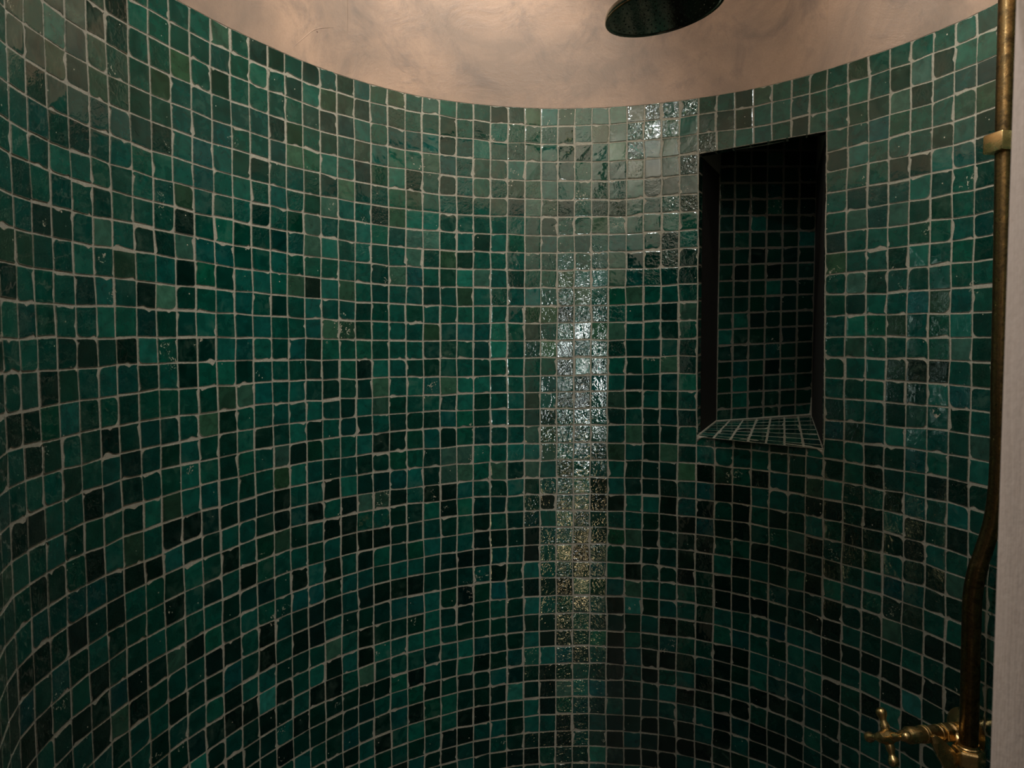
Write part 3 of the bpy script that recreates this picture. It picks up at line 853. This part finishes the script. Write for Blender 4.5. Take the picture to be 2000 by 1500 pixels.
# ---------------------------------------------------------------- riser pipe
RISER = [(18.10, 26.95, -15.88), (18.09, 26.95, -14.4), (18.07, 26.95, -12.8), (18.05, 26.95, -10.9), (18.06, 26.95, -9.9), (18.14, 26.85, -8.9), (18.33, 26.75, -7.95),
         (18.50, 26.62, -6.9), (18.56, 26.5, -5.5), (18.53, 26.45, -3.5), (18.44, 26.4, -1.5), (18.40, 26.4, 1.3), (18.33, 26.4, 5), (18.25, 26.4, 8.8), (18.2, 26.4, 14)]
Rp = 0.335 * T
pipe = bpy.data.objects.new('riser_pipe', None); COL.objects.link(pipe); pipe.location = at(*RISER[0])
tag(pipe, 'tarnished brass riser pipe with a bend, running up beside the doorway plaster', 'pipe')
pts = bez([at(*p) for p in RISER], 8)
tp = Vector(HC) + up * 0.0585
arm = bez([at(18.2, 26.4, 14), at(18.18, 26.38, 15.2), at(17.7, 26.1, 16.3), at(15.5, 25.4, 16.6), at(9, 23.3, 16.6), at(6.0, 22.3, 16.3), at(4.6, 21.9, 15.0),
           at(4.4, 21.85, 13.0), tp + Vector((0, 0, 0.0))], 8)
mb = MB(); mb.tube(pts, [Rp * (1.0 if p.z < CAMZ - 8.6 * T else 0.92) for p in pts], 24); mb.build('pipe', M_PIPE, pipe)
mb = MB(); mb.tube(arm, Rp * 0.85, 20); mb.build('shower_arm', M_PIPE, pipe)
# wall bracket with a square collar
bk = at(18.2, 26.4, 7.35)
wn = Vector((-nrm(23)[0], -nrm(23)[1], 0)).normalized()
sd = Vector((0, 0, 1)).cross(wn)
mb = MB()
mb.box(bk, wn * 0.017, sd * 0.0165, (0, 0, 0.0135))
mb.lathe(bk + wn * 0.015, wn, [(0, 0.006), (0.02, 0.006)], 16)
mb.lathe(bk + wn * 0.022, wn, [(0, 0.012), (0.006, 0.018), (0.012, 0.02)], 24)
mb.build('bracket', M_BRASS, pipe, bevel=0.0025)

# ---------------------------------------------------------------- tap
FW = at(18.845, 28.2, -16.15)               # middle of the round flange on the wall
Hd = at(14.62, 26.5, -15.40)                # hub of the cross handle
J = at(18.1, 26.95, -16.1)                  # top of the faceted body under the riser
axis = (Hd - FW).normalized()
LB = (Hd - FW).length
tap = bpy.data.objects.new('shower_tap', None); COL.objects.link(tap); tap.location = FW
tag(tap, 'brass shower tap with a cross handle on the green tiles below the pipe', 'tap')
Rb = 0.315 * T
mb = MB()
prof_b = [(0.62, 1.15), (1.0, 1.15), (1.04, 0.95), (1.7, 0.98), (1.73, 1.1), (1.80, 1.1), (1.82, 1.0), (2.45, 1.0), (2.47, 1.10), (2.53, 1.10),
          (2.55, 0.98), (2.60, 0.98), (2.62, 1.10), (2.68, 1.10), (2.70, 1.0), (3.45, 1.04), (3.5, 0.92), (3.6, 0.74), (3.8, 0.66), (3.85, 0.5), (4.4, 0.45)]
mb.lathe(FW, axis, [(a_ * T, b_ * Rb) for a_, b_ in prof_b], 32)
mb.build('valve_barrel', M_BRASS, tap)
mb = MB(); mb.lathe(FW + axis * 1.15 * T, axis, [(0, Rb * 1.3), (0.42 * T, Rb * 1.3)], 6, 0.4); mb.build('gland_nut', M_BRASS, tap, bevel=0.0015, smooth=False)
# slanting flat arm from the barrel down to the faceted body
a1 = at(16.75, 27.0, -15.75); a2 = at(17.42, 26.85, -16.75)
d = (a2 - a1); dn = d.normalized(); pn = dn.cross(Vector((0.1, -1, 0.1))).normalized(); qn = dn.cross(pn)
mb = MB()
rings = []
for f, wd, th in ((-0.12, .10, .14), (0.1, .22, .18), (0.5, .34, .2), (0.92, .40, .2), (1.02, .30, .14), (1.12, .04, .08)):
    c_ = a1 + d * f
    rings.append([c_ + pn * (x * T) + qn * (y * T) for x, y in ((-wd, -th * .5), (-wd * .8, th), (wd * .8, th), (wd, -th * .5), (0, -th))])
mb.loft(rings)
mb.build('slanting_arm', M_BRASS, tap, bevel=0.0012, smooth=False)
# faceted body below the riser, with the collar that takes the riser
mb = MB()
mb.lathe(J, (0, 0, -1), [(0, 0.50 * T), (0.08 * T, 0.60 * T), (0.62 * T, 0.62 * T), (0.72 * T, 0.50 * T), (0.8 * T, 0.40 * T), (3.0 * T, 0.36 * T)], 6, 0.2)
mb.build('body_nut', M_BRASS, tap, bevel=0.002, smooth=False)
mb = MB(); mb.lathe(J + Vector((0, 0, -0.02 * T)), (0, 0, 1), [(0, 0.42 * T), (0.07 * T, 0.41 * T), (0.1 * T, 0.37 * T), (0.2 * T, 0.365 * T)], 24)
mb.build('collar', M_BRASS, tap)
# link between barrel and body
mb = MB(); mb.tube(bez([FW + axis * 0.9 * T, FW + axis * 0.8 * T + Vector((0, -0.5 * T, -0.2 * T)), J + Vector((0, 0.2 * T, -0.4 * T)), J + Vector((0, 0, -0.45 * T))], 6), 0.26 * T, 20)
mb.build('link_pipe', M_BRASS, tap)
# round flange on the wall, tilted like the tiles behind it
wn2 = Vector((-nrm(22.3)[0], -nrm(22.3)[1], 0)).normalized()
mb = MB(); mb.lathe(FW - wn2 * 0.36 * T, wn2, [(0, 0.36 * T), (0.06 * T, 0.5 * T), (0.22 * T, 0.8 * T), (0.3 * T, 0.92 * T), (0.4 * T, 0.94 * T)], 44)
mb.build('wall_flange', M_BRASS, tap)
mb = MB(); mb.lathe(FW + wn2 * 0.2 * T, axis, [(0, Rb * 1.25), (1.0 * T, Rb * 1.15)], 28); mb.build('wall_arm', M_BRASS, tap)
# cross handle
hd = bpy.data.objects.new('cross_handle', None); COL.objects.link(hd); hd.location = Hd; hd.parent = tap
hd.matrix_parent_inverse = Matrix.Translation(-tap.location)
mb = MB()
mb.lathe(Hd - axis * 0.30 * T, axis, [(0, 0.16 * T), (0.08 * T, 0.24 * T), (0.22 * T, 0.29 * T), (0.34 * T, 0.30 * T), (0.48 * T, 0.27 * T), (0.6 * T, 0.2 * T), (0.68 * T, 0.21 * T), (0.76 * T, 0.17 * T), (0.8 * T, 0)], 28)
u = Vector((-0.02, 0.5, 0.866)); u = (u - axis * u.dot(axis)).normalized(); v_ = axis.cross(u)
for a in range(4):
    dd = u * math.cos(a * math.pi / 2) + v_ * math.sin(a * math.pi / 2)
    mb.lathe(Hd, dd, [(0.1 * T, 0.13 * T), (0.3 * T, 0.17 * T), (0.42 * T, 0.175 * T), (0.56 * T, 0.12 * T), (0.66 * T, 0.13 * T), (0.76 * T, 0.185 * T), (0.86 * T, 0.205 * T), (0.96 * T, 0.185 * T), (1.03 * T, 0.11 * T), (1.06 * T, 0)], 22)
hm = mb.build('handle_cross', M_BRASS, None)
hm.parent = hd; hm.matrix_parent_inverse = Matrix.Translation(-Hd)
